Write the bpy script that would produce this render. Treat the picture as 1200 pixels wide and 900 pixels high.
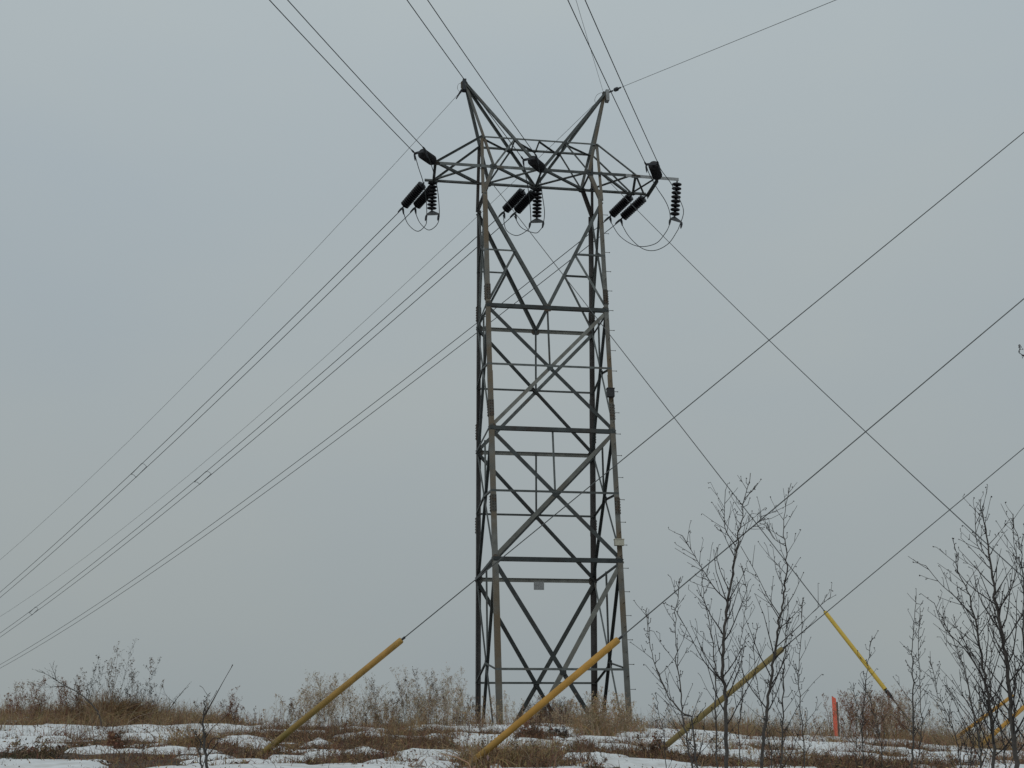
import bpy, math, random
import numpy as np
from mathutils import Vector, Matrix
R = math.radians
for o in list(bpy.data.objects): bpy.data.objects.remove(o)
sc = bpy.context.scene
COL = sc.collection

# ------------------------------------------------------------------ camera
F, PITCH, ROLL = 1519.54, 0.3163, -0.0134          # focal length in px of a 1200 px wide picture
cp, sp, cr, sr = math.cos(PITCH), math.sin(PITCH), math.cos(ROLL), math.sin(ROLL)
cam_d = bpy.data.cameras.new('camera'); cam = bpy.data.objects.new('camera', cam_d); COL.objects.link(cam)
cam_d.sensor_width = 36; cam_d.lens = F/1200*36; cam_d.clip_end = 5000; cam_d.clip_start = 0.05
Fw = Vector((0, cp, sp)); U0 = Vector((0, -sp, cp)); R0 = Vector((1, 0, 0))
Rt = R0*cr + U0*sr; Up = -R0*sr + U0*cr
cam.matrix_world = Matrix(((Rt.x, Up.x, -Fw.x, 0), (Rt.y, Up.y, -Fw.y, 0), (Rt.z, Up.z, -Fw.z, 0), (0, 0, 0, 1)))
sc.camera = cam

# ------------------------------------------------------------------ world: thick overcast
SUN_EL, SUN_AZ = 48, 200
w = bpy.data.worlds.new("World"); sc.world = w; w.use_nodes = True
nt = w.node_tree; nt.nodes.clear()
def N(t, kind, **kw):
    n = t.nodes.new(kind)
    for k, v in kw.items(): setattr(n, k, v)
    return n
out = N(nt, 'ShaderNodeOutputWorld')
sky = N(nt, 'ShaderNodeTexSky', sky_type='NISHITA', sun_disc=False)
sky.sun_elevation = R(SUN_EL); sky.sun_rotation = R(SUN_AZ); sky.air_density = 1.5; sky.dust_density = 4
hs = N(nt, 'ShaderNodeHueSaturation'); hs.inputs['Saturation'].default_value = .5
nt.links.new(sky.outputs[0], hs.inputs['Color'])
bg1 = N(nt, 'ShaderNodeBackground'); bg1.inputs[1].default_value = .05
nt.links.new(hs.outputs[0], bg1.inputs[0])
tc = N(nt, 'ShaderNodeTexCoord'); sx = N(nt, 'ShaderNodeSeparateXYZ'); nt.links.new(tc.outputs['Generated'], sx.inputs[0])
rampn = N(nt, 'ShaderNodeValToRGB'); el = rampn.color_ramp.elements       # overcast: brighter with height
el[0].position = 0.0; el[0].color = (.302, .334, .338, 1)
el[1].position = 1.0; el[1].color = (.52, .60, .635, 1)
e = el.new(.25); e.color = (.366, .406, .418, 1)
e = el.new(.55); e.color = (.430, .485, .512, 1)
nt.links.new(sx.outputs['Z'], rampn.inputs[0])
mp = N(nt, 'ShaderNodeMapping'); mp.inputs['Scale'].default_value = (1.0, 1.0, 2.2); nt.links.new(tc.outputs['Generated'], mp.inputs[0])
nz = N(nt, 'ShaderNodeTexNoise'); nz.inputs['Scale'].default_value = 2.2; nz.inputs['Detail'].default_value = 4; nz.inputs['Roughness'].default_value = .45
nt.links.new(mp.outputs[0], nz.inputs[0])
cr2 = N(nt, 'ShaderNodeValToRGB'); cr2.color_ramp.elements[0].position = .3; cr2.color_ramp.elements[1].position = .7
cr2.color_ramp.elements[0].color = (.95, .982, 1.018, 1); cr2.color_ramp.elements[1].color = (1.05, 1.044, 1.02, 1)
nt.links.new(nz.outputs[0], cr2.inputs[0])
mul = N(nt, 'ShaderNodeMixRGB', blend_type='MULTIPLY'); mul.inputs[0].default_value = 1
nt.links.new(rampn.outputs[0], mul.inputs[1]); nt.links.new(cr2.outputs[0], mul.inputs[2])
bg2 = N(nt, 'ShaderNodeBackground'); bg2.inputs[1].default_value = 1.0; nt.links.new(mul.outputs[0], bg2.inputs[0])
mx = N(nt, 'ShaderNodeMixShader'); mx.inputs[0].default_value = .93
nt.links.new(bg1.outputs[0], mx.inputs[1]); nt.links.new(bg2.outputs[0], mx.inputs[2]); nt.links.new(mx.outputs[0], out.inputs[0])
sl = bpy.data.lights.new('sun', 'SUN'); sl.energy = .5; sl.angle = R(35); sl.color = (1, .97, .93)
so = bpy.data.objects.new('sun', sl); COL.objects.link(so); so.location = (0, 0, 60)
dv = Vector((math.sin(R(SUN_AZ))*math.cos(R(SUN_EL)), math.cos(R(SUN_AZ))*math.cos(R(SUN_EL)), math.sin(R(SUN_EL))))
so.rotation_euler = dv.to_track_quat('Z', 'Y').to_euler()
sc.view_settings.view_transform = 'Standard'; sc.view_settings.look = 'None'; sc.view_settings.exposure = 0; sc.view_settings.gamma = 1
sc.render.engine = 'CYCLES'; sc.render.resolution_x = 1024; sc.render.resolution_y = 768

# ------------------------------------------------------------------ surveying: sight lines to points on the ground or at a known distance
def ray(px, py):
    x, y = px-600, py-450
    x, y = cr*x + sr*y, -sr*x + cr*y
    X, u = x/F, -y/F
    return Vector((X, cp - sp*u, sp + cp*u))
def at(px, py, d): return ray(px, py)*d
def proj(q):
    d = q[1]*cp + q[2]*sp; u = -q[1]*sp + q[2]*cp
    x, y = F*q[0]/d, -F*u/d
    return 600 + cr*x - sr*y, 450 + sr*x + cr*y

# ------------------------------------------------------------------ terrain height
rng = np.random.RandomState(7)
_tab = {}
def vnoise(x, y, sd):
    if sd not in _tab: _tab[sd] = np.random.RandomState(sd).rand(256, 256)
    T = _tab[sd]; xi = np.floor(x).astype(int); yi = np.floor(y).astype(int); fx = x-xi; fy = y-yi
    fx = fx*fx*(3-2*fx); fy = fy*fy*(3-2*fy)
    g = lambda a, b: T[a % 256, b % 256]
    return (g(xi, yi)*(1-fx)+g(xi+1, yi)*fx)*(1-fy)+(g(xi, yi+1)*(1-fx)+g(xi+1, yi+1)*fx)*fy
def fbm(x, y, sd, n=4):
    a = 0; s = 1; t = 0
    for i in range(n): a = a + s*vnoise(x*2**i+13.7*i, y*2**i+7.1*i, sd+i); t += s; s *= .5
    return a/t
crx = [0, 100, 200, 300, 400, 500, 600, 700, 800, 900, 1000, 1100, 1200]
cry = [843, 845, 848, 850, 853, 854, 854, 855, 857, 863, 868, 872, 878]
S_ = []; EC = []; EN = []
for a, b in zip(crx, cry):
    q = ray(a, b); S_.append(q.x/q.y); EC.append(q.z/q.y); q = ray(a, 936); EN.append(q.z/q.y)
YC, YN = 38.0, 9.0
def sstep(a, b, x): t = np.clip((x-a)/(b-a), 0, 1); return t*t*(3-2*t)
def gbase(x, y):
    x = np.asarray(x, float); y = np.asarray(y, float)
    yy = np.clip(y, YN, YC); s = x/np.maximum(yy, 1)
    ec = np.interp(s, S_, EC); en = np.interp(s, S_, EN)
    t = (1/YN-1/yy)/(1/YN-1/YC)
    z = yy*(en+(ec-en)*t)
    zn = YN*np.interp(s, S_, EN)
    k = sstep(2.0, YN, y)
    z = np.where(y < YN, -1.6+(zn+1.6)*k**1.0, z)
    z = z - 1.7*sstep(YC, YC+7, y) - .012*np.maximum(y-YC-6, 0)
    near = sstep(5, 9, y)
    z = z + near*(.17*(fbm(x*.42+3, y*.5, 11, 3)-.5) + .08*(fbm(x*1.5, y*1.5, 21, 2)-.5))
    return z
PATCH = [ # px centre, px radii, kind   (d dark brown, t tan grass, r red brown stems, g dark green brown)
 (16,853,24,4,'r'),(72,854,20,5,'r'),(112,852,32,9,'t'),(70,845,45,2,'t'),(180,850,55,5,'t'),(37,886,28,8,'g'),(90,876,9,3,'d'),(138,877,17,5,'r'),(108,898,20,3,'d'),
 (190,890,16,3,'r'),(225,873,30,7,'t'),(232,880,26,6,'d'),(268,850,20,3,'r'),(305,852,22,3.5,'d'),(300,864,40,3,'r'),(262,875,17,3,'r'),(288,890,38,6,'d'),(335,885,36,5,'d'),
 (375,865,40,7,'d'),(410,874,46,9,'d'),(360,857,40,3,'d'),(465,855,62,3,'d'),(500,861,46,4,'d'),(470,874,60,6,'r'),(515,877,32,7,'d'),(440,888,40,5,'r'),(395,893,20,6,'d'),
 (600,890,60,8,'t'),(625,864,15,6,'d'),(650,866,16,3.5,'g'),(632,884,46,6,'d'),(684,877,22,4,'d'),(730,884,50,4.5,'d'),(782,889,36,6,'d'),(700,862,24,5,'t'),(665,896,16,4,'d'),
 (560,897,26,5,'t'),(470,895,20,4,'d'),(700,899,12,4,'r'),(745,875,30,2,'r'),
 (850,862,62,3,'t'),(820,873,30,2.2,'t'),(880,878,30,3,'d'),(830,890,30,4,'d'),(940,897,46,5,'d'),(985,884,26,3,'d'),(1000,875,30,3,'r'),(935,886,26,2,'d'),
 (1045,870,46,3,'d'),(1080,898,110,5,'d'),(1115,885,22,5,'d'),(1165,880,40,4,'t'),(1100,874,30,2,'d'),(1190,893,30,5,'d'),(1030,886,18,3,'r'),
 (400,899,60,4,'d'),(290,899,30,3,'r'),(640,899,50,2,'t'),(860,897,40,4,'d'),(1000,899,50,3,'d'),(20,899,14,2,'d'),(180,880,30,1.2,'d'),(160,862,30,1.2,'d'),(245,893,20,1.5,'d'),(575,862,26,2,'d'),(770,868,24,1.5,'d'),(905,870,30,1.3,'d'),(980,893,30,2,'r')]
def gp(px, py):
    r = ray(px, py); s = r/r.y
    ys = np.linspace(4, YC, 1400); d = gbase(s.x*ys, ys)-s.z*ys
    i = np.argmax(d > 0) if (d > 0).any() else int(np.argmax(d))
    y = ys[i]; return Vector((s.x*y, y, float(gbase(s.x*y, y))))
WP = []
for cx_, cy_, rx, ry, kd in PATCH:
    a = gp(cx_, cy_); b = gp(cx_, cy_-ry); c = gp(cx_, cy_+ry)
    WP.append((a.x, (b.y+c.y)/2, rx*a.y/F, max((b.y-c.y)/2, .25), kd))
def bare(x, y):                                     # >0 bare / grassy ground, <0 snow
    x = np.asarray(x, float); y = np.asarray(y, float)
    wx = x+.55*(fbm(x*1.3, y*.9, 31, 3)-.5)*2; wy = y+.8*(fbm(x*1.1+9, y*.8, 41, 3)-.5)*2
    m = np.full(x.shape, -9.)
    for a, b, rx, ry, k in WP: m = np.maximum(m, 1-((wx-a)/rx)**2-((wy-b)/ry)**2)
    n = (fbm(x*1.1, y*.6, 51, 4)-.645)*5
    n = n - 1.2*sstep(19, 27, y)
    m = np.maximum(m, n)
    m = m - .10 + .55*(fbm(x*4.2, y*3.2, 55, 3)-.5)*2*(1-.5*sstep(20, 34, y))
    m = np.where(y > YC-1.0, np.maximum(m, .4+(fbm(x*.5, y*.5, 61, 2)-.5)*2), m)
    return m
def snow_h(x, y):
    m = bare(x, y)
    return np.clip(-m, -.6, .45)*(.085+.17*sstep(13, 34, y))*(.75+.5*fbm(x*.8, y*.8, 71, 2))

# ------------------------------------------------------------------ materials
def mat(name, col, rough=.8, metal=0, var=.25, scale=8, bump=.0, obvar=0, second=None, sec_scale=1.0, sec=(.45, .6), stretch=None, spec=.3):
    m = bpy.data.materials.new(name); m.use_nodes = True; t = m.node_tree; b = t.nodes['Principled BSDF']
    b.inputs['Roughness'].default_value = rough; b.inputs['Metallic'].default_value = metal; b.inputs['Specular IOR Level'].default_value = spec
    c = N(t, 'ShaderNodeTexCoord'); n = N(t, 'ShaderNodeTexNoise'); n.inputs['Scale'].default_value = scale; n.inputs['Detail'].default_value = 5
    src = c.outputs['Object']
    if stretch:
        mpn = N(t, 'ShaderNodeMapping'); mpn.inputs['Scale'].default_value = stretch; t.links.new(src, mpn.inputs[0]); src = mpn.outputs[0]
    t.links.new(src, n.inputs[0])
    r = N(t, 'ShaderNodeValToRGB'); r.color_ramp.elements[0].position = .3; r.color_ramp.elements[1].position = .72
    r.color_ramp.elements[0].color = (*[x*(1-var) for x in col], 1); r.color_ramp.elements[1].color = (*[min(1, x*(1+var)) for x in col], 1)
    t.links.new(n.outputs[0], r.inputs[0]); last = r.outputs[0]
    if second:
        n2 = N(t, 'ShaderNodeTexNoise'); n2.inputs['Scale'].default_value = sec_scale; n2.inputs['Detail'].default_value = 6; n2.inputs['Roughness'].default_value = .65
        t.links.new(src, n2.inputs[0])
        r2 = N(t, 'ShaderNodeValToRGB'); r2.color_ramp.elements[0].position = sec[0]; r2.color_ramp.elements[1].position = sec[1]
        t.links.new(n2.outputs[0], r2.inputs[0])
        mxx = N(t, 'ShaderNodeMixRGB'); mxx.inputs[2].default_value = (*second, 1); t.links.new(r2.outputs[0], mxx.inputs[0]); t.links.new(last, mxx.inputs[1]); last = mxx.outputs[0]
    if obvar:
        oi = N(t, 'ShaderNodeObjectInfo'); mr = N(t, 'ShaderNodeMapRange'); mr.inputs[3].default_value = 1-obvar; mr.inputs[4].default_value = 1+obvar
        t.links.new(oi.outputs['Random'], mr.inputs[0]); h = N(t, 'ShaderNodeHueSaturation'); t.links.new(mr.outputs[0], h.inputs['Value']); t.links.new(last, h.inputs['Color']); last = h.outputs[0]
    t.links.new(last, b.inputs['Base Color'])
    if bump:
        bn = N(t, 'ShaderNodeBump'); bn.inputs['Strength'].default_value = bump; bn.inputs['Distance'].default_value = .02
        t.links.new(n.outputs[0], bn.inputs['Height']); t.links.new(bn.outputs[0], b.inputs['Normal'])
    return m
def vmat(name, rough=.9):                            # colour of each blade / stem is stored on the mesh
    m = bpy.data.materials.new(name); m.use_nodes = True; t = m.node_tree; b = t.nodes['Principled BSDF']
    b.inputs['Roughness'].default_value = rough; b.inputs['Specular IOR Level'].default_value = .15
    a = N(t, 'ShaderNodeAttribute', attribute_name='Col'); t.links.new(a.outputs['Color'], b.inputs['Base Color']); return m
M = {}
M['steel'] = mat('galvanised_steel', (.105, .115, .112), .6, .25, .28, 5, .1, .38, second=(.09, .062, .042), sec_scale=1.3, sec=(.58, .78))
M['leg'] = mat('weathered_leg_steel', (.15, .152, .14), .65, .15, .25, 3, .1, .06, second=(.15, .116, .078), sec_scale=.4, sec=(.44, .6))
M['steel_lit'] = mat('lit_galvanised_steel', (.17, .172, .155), .6, .2, .25, 4, .1, .15, second=(.12, .10, .075), sec_scale=1.0, sec=(.5, .75))  # lightened copy of the tower steel: lit look painted into the colour
M['steel_shaded'] = mat('shaded_galvanised_steel', (.058, .066, .066), .6, .25, .28, 5, .1, .25, second=(.05, .042, .036), sec_scale=1.3, sec=(.5, .75))  # darkened copy of the tower steel: shade painted in, over brown weathering mottle
M['darkleg'] = mat('dark_leg_steel', (.088, .084, .082), .7, .1, .3, 4, .1, .1, second=(.055, .048, .045), sec_scale=.5, sec=(.45, .6))  # darker grey brown steel for the back legs, haunches and posts
M['plate'] = mat('plate_steel', (.095, .092, .082), .65, .2, .3, 9, .1, .2, second=(.085, .06, .042), sec_scale=5)
M['bolt'] = mat('bolt_steel', (.06, .045, .035), .6, .4, .3, 20)
M['porcelain'] = mat('brown_porcelain', (.010, .009, .011), .4, 0, .25, 20, spec=.25)
M['fitting'] = mat('forged_fitting', (.045, .048, .055), .55, .4, .3, 20)
M['alu'] = mat('aluminium_yoke', (.15, .155, .16), .5, .5, .2, 15)
M['cond'] = mat('stranded_conductor', (.085, .095, .10), .55, .4, .2, 3)
M['guyw'] = mat('guy_strand', (.10, .105, .105), .55, .4, .2, 3)
M['yellow'] = mat('faded_yellow_guard', (.42, .235, .06), .55, 0, .2, 3, .05, .06, second=(.24, .19, .055), sec_scale=1.6, sec=(.52, .75), stretch=(3, 3, .7))
def dirty(m, z0, z1, col):
    t = m.node_tree; b = t.nodes['Principled BSDF']; src = b.inputs['Base Color'].links[0].from_socket
    c = N(t, 'ShaderNodeTexCoord'); x = N(t, 'ShaderNodeSeparateXYZ'); t.links.new(c.outputs['Object'], x.inputs[0])
    n = N(t, 'ShaderNodeTexNoise'); n.inputs['Scale'].default_value = 9; t.links.new(c.outputs['Object'], n.inputs[0])
    a = N(t, 'ShaderNodeMath', operation='MULTIPLY_ADD'); t.links.new(n.outputs[0], a.inputs[0]); a.inputs[1].default_value = .9; t.links.new(x.outputs['Z'], a.inputs[2])
    mr = N(t, 'ShaderNodeMapRange'); mr.inputs[1].default_value = z0+.45; mr.inputs[2].default_value = z1+.45; mr.inputs[3].default_value = .85; mr.inputs[4].default_value = 0
    t.links.new(a.outputs[0], mr.inputs[0]); mm = N(t, 'ShaderNodeMixRGB'); mm.inputs[2].default_value = (*col, 1)
    t.links.new(mr.outputs[0], mm.inputs[0]); t.links.new(src, mm.inputs[1]); t.links.new(mm.outputs[0], b.inputs['Base Color'])
dirty(M['yellow'], .0, 1.3, (.17, .135, .04))
M['yellow_mid'] = mat('orange_yellow_guard', (.47, .25, .05), .6, 0, .2, 3, .08, .06, second=(.30, .19, .06), sec_scale=2.2, sec=(.5, .75)); dirty(M['yellow_mid'], -.2, .45, (.20, .15, .05))
M['yellow_old'] = mat('olive_faded_guard', (.27, .20, .075), .7, 0, .2, 3, .08, .06, second=(.15, .125, .06), sec_scale=2.2, sec=(.45, .7)); dirty(M['yellow_old'], -.1, .9, (.16, .125, .05))
M['yellow2'] = mat('clean_yellow_guard', (.58, .40, .065), .5, 0, .1, 3, 0, 0, second=(.45, .33, .06), sec_scale=2, sec=(.6, .8))
M['orange'] = mat('fluorescent_stake_paint', (.82, .16, .10), .6, 0, .12, 10)
M['snow'] = mat('old_snow', (.70, .705, .705), .75, 0, .1, 5, .6, 0, second=(.44, .41, .37), sec_scale=2.6, sec=(.48, .82), spec=.25)
M['soil'] = mat('dead_matted_ground', (.095, .068, .05), .95, 0, .45, 6, .6, 0, second=(.04, .03, .024), sec_scale=2.5, sec=(.45, .6))
M['bark'] = mat('young_bark', (.08, .07, .063), .8, 0, .3, 18, .2, .12)
M['twig'] = mat('twig_bark', (.032, .025, .023), .8, 0, .3, 18, 0, .15)
M['sign'] = mat('grey_sign_plate', (.30, .31, .31), .6, .1, .15, 12)
M['cream'] = mat('cream_box', (.46, .44, .36), .6, 0, .15, 12)
M['blackbox'] = mat('dark_box', (.035, .034, .036), .6, 0, .2, 12)
M['veg'] = vmat('dry_vegetation')
M['wood'] = mat('grey_timber', (.12, .10, .085), .9, 0, .3, 6, .3)

# ------------------------------------------------------------------ mesh builder
class MB:
    def __init__(s): s.v = []; s.f = []; s.c = []
    def add(s, vs, fs, col=None):
        b = len(s.v); s.v += [tuple(v) for v in vs]; s.f += [tuple(i+b for i in f) for f in fs]
        if col is not None: s.c += [col]*len(vs)
    def tube(s, pts, r, n=6, cap=True, col=None):
        pts = [Vector(p) for p in pts]; k = len(pts); rr = r if isinstance(r, (list, tuple)) else [r]*k
        d0 = (pts[1]-pts[0]).normalized(); ref = Vector((0, 0, 1)) if abs(d0.z) < .9 else Vector((1, 0, 0))
        vs = []; fs = []
        for i, p in enumerate(pts):
            d = (pts[min(i+1, k-1)]-pts[max(i-1, 0)]).normalized(); a = d.cross(ref)
            a = a.normalized() if a.length > 1e-6 else Vector((1, 0, 0)); b = d.cross(a)
            for j in range(n):
                t = 2*math.pi*j/n; vs.append(p+(a*math.cos(t)+b*math.sin(t))*rr[i])
        for i in range(k-1):
            for j in range(n): fs.append((i*n+j, i*n+(j+1) % n, (i+1)*n+(j+1) % n, (i+1)*n+j))
        if cap: fs.append(tuple(range(n-1, -1, -1))); fs.append(tuple((k-1)*n+j for j in range(n)))
        s.add(vs, fs, col)
    def box(s, c, a, b, d, col=None):                # centre, three half-axis vectors
        c, a, b, d = map(Vector, (c, a, b, d))
        vs = [c+a*i+b*j+d*k for k in (-1, 1) for j in (-1, 1) for i in (-1, 1)]
        s.add(vs, [(0, 2, 3, 1), (4, 5, 7, 6), (0, 1, 5, 4), (2, 6, 7, 3), (0, 4, 6, 2), (1, 3, 7, 5)], col)
    def angle(s, p, q, wd, n, t=.014, off=0, flip=1, side=0, wd2=None):
        # steel L-angle from p to q: one flange lies across the face whose outward normal is n, the other points inward
        p, q, n = Vector(p), Vector(q), Vector(n); d = (q-p).normalized(); n = (n-d*n.dot(d)).normalized(); e1 = d.cross(n)*flip
        w2 = wd2 or wd; o = e1*(-wd/2+side)+n*off
        prof = [(0, 0), (wd, 0), (wd, t), (t, t), (t, w2), (0, w2)]
        vs = [P+o+e1*a-n*b for P in (p, q) for a, b in prof]
        fs = [(i, (i+1) % 6, 6+(i+1) % 6, 6+i) for i in range(6)]+[(5, 4, 3, 2, 1, 0), (6, 7, 8, 9, 10, 11)]
        s.add(vs, fs)
    def lathe(s, p, axis, prof, n=14):
        axis = Vector(axis).normalized(); a = axis.orthogonal().normalized(); b = axis.cross(a); p = Vector(p); k = len(prof)
        vs = [p+axis*h+(a*math.cos(2*math.pi*j/n)+b*math.sin(2*math.pi*j/n))*r for h, r in prof for j in range(n)]
        fs = [(i*n+j, i*n+(j+1) % n, (i+1)*n+(j+1) % n, (i+1)*n+j) for i in range(k-1) for j in range(n)]
        fs += [tuple(range(n-1, -1, -1)), tuple((k-1)*n+j for j in range(n))]
        s.add(vs, fs)
    def build(s, name, m, parent=None, smooth=False, **props):
        me = bpy.data.meshes.new(name)
        vs = s.v
        if parent is not None:
            o0 = root_loc(parent); vs = [(v[0]-o0.x, v[1]-o0.y, v[2]-o0.z) for v in s.v]
        me.from_pydata(vs, [], s.f); me.materials.append(m)
        if s.c:
            ca = me.color_attributes.new('Col', 'FLOAT_COLOR', 'POINT')
            ca.data.foreach_set('color', np.array([(*c, 1) for c in s.c], 'f').ravel())
        if smooth:
            me.polygons.foreach_set('use_smooth', [True]*len(me.polygons))
        me.update(); o = bpy.data.objects.new(name, me); COL.objects.link(o)
        if parent is not None: o.parent = parent
        for k, v in props.items(): o[k] = v
        return o
def root_loc(o):
    p = Vector((0, 0, 0))
    while o is not None: p = p+o.location; o = o.parent
    return p
def recentre(o):                                     # put a single-mesh thing's origin on its lowest point
    me = o.data; n = len(me.vertices); a = np.empty(n*3, 'f'); me.vertices.foreach_get('co', a); a = a.reshape(-1, 3)
    i = a[:, 2].argmin(); c = a[i].copy(); a -= c; me.vertices.foreach_set('co', a.ravel()); o.location = c.tolist(); me.update()
def thing(name, loc, label, cat, group=None):
    o = bpy.data.objects.new(name, None); o.empty_display_size = .3; COL.objects.link(o); o.location = loc
    o['label'] = label; o['category'] = cat
    if group: o['group'] = group
    return o
def tag(o, label, cat, group=None):
    o['label'] = label; o['category'] = cat
    if group: o['group'] = group
    recentre(o); return o
def npmesh(name, V, Fc, nper, m, cols=None, smooth=False, **props):
    me = bpy.data.meshes.new(name); nv = len(V); nf = len(Fc)
    me.vertices.add(nv); me.vertices.foreach_set('co', np.asarray(V, 'f').ravel())
    me.loops.add(nf*nper); me.loops.foreach_set('vertex_index', np.asarray(Fc, 'i').ravel())
    me.polygons.add(nf); me.polygons.foreach_set('loop_start', np.arange(nf, dtype='i')*nper)
    me.update(calc_edges=True)
    if cols is not None:
        ca = me.color_attributes.new('Col', 'FLOAT_COLOR', 'POINT'); ca.data.foreach_set('color', np.c_[cols, np.ones(nv)].astype('f').ravel())
    if smooth: me.polygons.foreach_set('use_smooth', [True]*nf)
    me.materials.append(m); o = bpy.data.objects.new(name, me); COL.objects.link(o)
    for k, v in props.items(): o[k] = v
    return o

# ------------------------------------------------------------------ ground and snow
def axis(fine0, fine1, step, far0, far1):
    a = list(np.arange(fine0, fine1, step)); st = step; x = fine1
    while x < far1: a.append(x); st *= 1.25; x += st
    a.append(far1); st = step; x = fine0-step; b = []
    while x > far0: b.append(x); st *= 1.25; x -= st
    b.append(far0); return np.array(b[::-1]+a)
def sheet(name, xs, ys, hf, m):
    X, Y = np.meshgrid(xs, ys); Z = hf(X, Y); nx, ny = len(xs), len(ys)
    i = np.arange(ny-1)[:, None]*nx+np.arange(nx-1)[None, :]
    Fc = np.stack([i, i+1, i+1+nx, i+nx], -1).reshape(-1, 4)
    return npmesh(name, np.stack([X, Y, Z], -1).reshape(-1, 3), Fc, 4, m, smooth=True, kind='structure')
ground = sheet('ground', axis(-18, 18, .16, -900, 900), axis(8, 44, .16, -300, 1500), lambda x, y: gbase(x, y), M['soil'])
snow = sheet('snow_cover', axis(-19, 19, .10, -260, 260), axis(8.5, 46, .10, -60, 260), lambda x, y: gbase(x, y)+snow_h(x, y), M['snow'])
def top(x, y): return gbase(x, y)+np.maximum(snow_h(x, y), 0)

# ------------------------------------------------------------------ the transmission tower
T = dict(tx=1.1361, ty=45.4672, tz=2.4534, yaw=.1663, a0=2.2, b0=2.5836, a1=2.2931, b1=.8372, z1=5.4994, z2=10.1854, z3=14.9484, zw=19.6662, zb=20.8244,
         zt=22.2461, ai=1.8815, bb=.7425, at=2.2679, bt=.4402, ap=2.8748, bp=.2268, zp=24.9656, zm=1.8397, z0=-1.93)
cy, sy = math.cos(T['yaw']), math.sin(T['yaw'])
def W(u, v, h): return Vector((T['tx']+cy*u-sy*v, T['ty']+sy*u+cy*v, T['tz']+h))
U = Vector((cy, sy, 0)); V = Vector((-sy, cy, 0)); Zv = Vector((0, 0, 1))
def leg_at(s, v, h):
    t = h/T['zw']; return W(s*(T['a0']+(T['a1']-T['a0'])*t), v*(T['b0']+(T['b1']-T['b0'])*t), h)
tower = thing('transmission_tower', W(0, 0, T['z0']), 'tall grey and brown steel lattice tower with two pointed peaks carrying all the overhead wires', 'transmission tower')
def member(name, p, q, wd, n, m='steel', parent=None, trim=0, **k):
    mb = MB(); p, q = Vector(p), Vector(q); d = (q-p).normalized(); mb.angle(p+d*trim, q-d*trim, wd, n, **k)
    return mb.build(name, M[m], parent or tower)
def isect(a, b, c, d):                               # closest point of two segments
    r = b-a; s = d-c; w0 = a-c; A = r.dot(r); B = r.dot(s); C = s.dot(s); D = r.dot(w0); E_ = s.dot(w0)
    t = (B*E_-C*D)/(A*C-B*B); return a+r*t
def plate(name, c, e1, e2, n, a, b, t=.012, m='plate', parent=None, label=None, bolts=0):
    mb = MB(); e1 = Vector(e1).normalized(); n = Vector(n).normalized(); e2 = n.cross(e1).normalized(); c = Vector(c)
    pr = [(-a, -b*.6), (-a*.6, -b), (a*.6, -b), (a, -b*.6), (a, b*.6), (a*.6, b), (-a*.6, b), (-a, b*.6)]
    vs = [c+e1*x+e2*y+n*z for z in (-t/2, t/2) for x, y in pr]
    mb.add(vs, [tuple(range(7, -1, -1)), tuple(range(8, 16))]+[(i, (i+1) % 8, 8+(i+1) % 8, 8+i) for i in range(8)])
    o = mb.build(name, M[m], parent or tower)
    if label: o['label'] = label
    return o
LV = [T['z0'], T['z1'], T['z2'], T['z3'], T['zw']]
legs = {}
for v, fn in ((-1, 'front'), (1, 'back')):
    for s in (-1, 1):
        mb = MB(); p, q = leg_at(s, v, T['z0']), leg_at(s, v, T['zw']+.05)
        d = (q-p).normalized(); e1 = (-U*s); e1 = (e1-d*e1.dot(d)).normalized(); e2 = (-V*v); e2 = (e2-d*e2.dot(d)-e1*e2.dot(e1)).normalized()
        hs_ = [0, .33, .66, 1]; ws = [.195, .18, .165, .15]; t_ = .018
        for i in range(3):
            a, b = p.lerp(q, hs_[i]), p.lerp(q, hs_[i+1])
            wd = ws[i]; o0 = -(e1+e2)*.01*(1)  # outer corner
            prof = [(0, 0), (wd, 0), (wd, t_), (t_, t_), (t_, wd), (0, wd)]
            vs = [P+o0+e1*x+e2*y for P in (a, b) for x, y in prof]
            fs = [(k, (k+1) % 6, 6+(k+1) % 6, 6+k) for k in range(6)]+[(5, 4, 3, 2, 1, 0), (6, 7, 8, 9, 10, 11)]
            if s*v > 0: fs = [tuple(reversed(f)) for f in fs]
            mb.add(vs, fs)
        lg = mb.build('leg', M['leg' if v < 0 else 'darkleg'], tower)
        lg['label'] = {(-1, -1): 'front left leg, tan brown and grey', (-1, 1): 'front right leg with step bolts', (1, -1): 'back left leg, dark brown', (1, 1): 'back right leg, dark grey brown'}[(v, s)]
        legs[(v, s)] = lg
        # splices: cover plates and bolt heads
        for h in (T['z1']+1.95, T['z2']+.75, T['z3']+.55):
            c = leg_at(s, v, h); mb = MB()
            for ea, nn in ((e1, -e2), (e2, -e1)):
                mb.box(c+ea*.09+nn*.022, ea*.085, d*.30, nn*.008)
            sp_ = mb.build('splice_plate', M['plate'], lg)
            mb = MB()
            for ea, nn in ((e1, -e2), (e2, -e1)):
                for k in range(6):
                    for x in (.045, .135): mb.lathe(c+ea*x+nn*.03+d*(-.25+.1*k), nn, [(0, .019), (.022, .017)], 6)
            mb.build('splice_bolts', M['bolt'], lg, kind='stuff')
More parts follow.
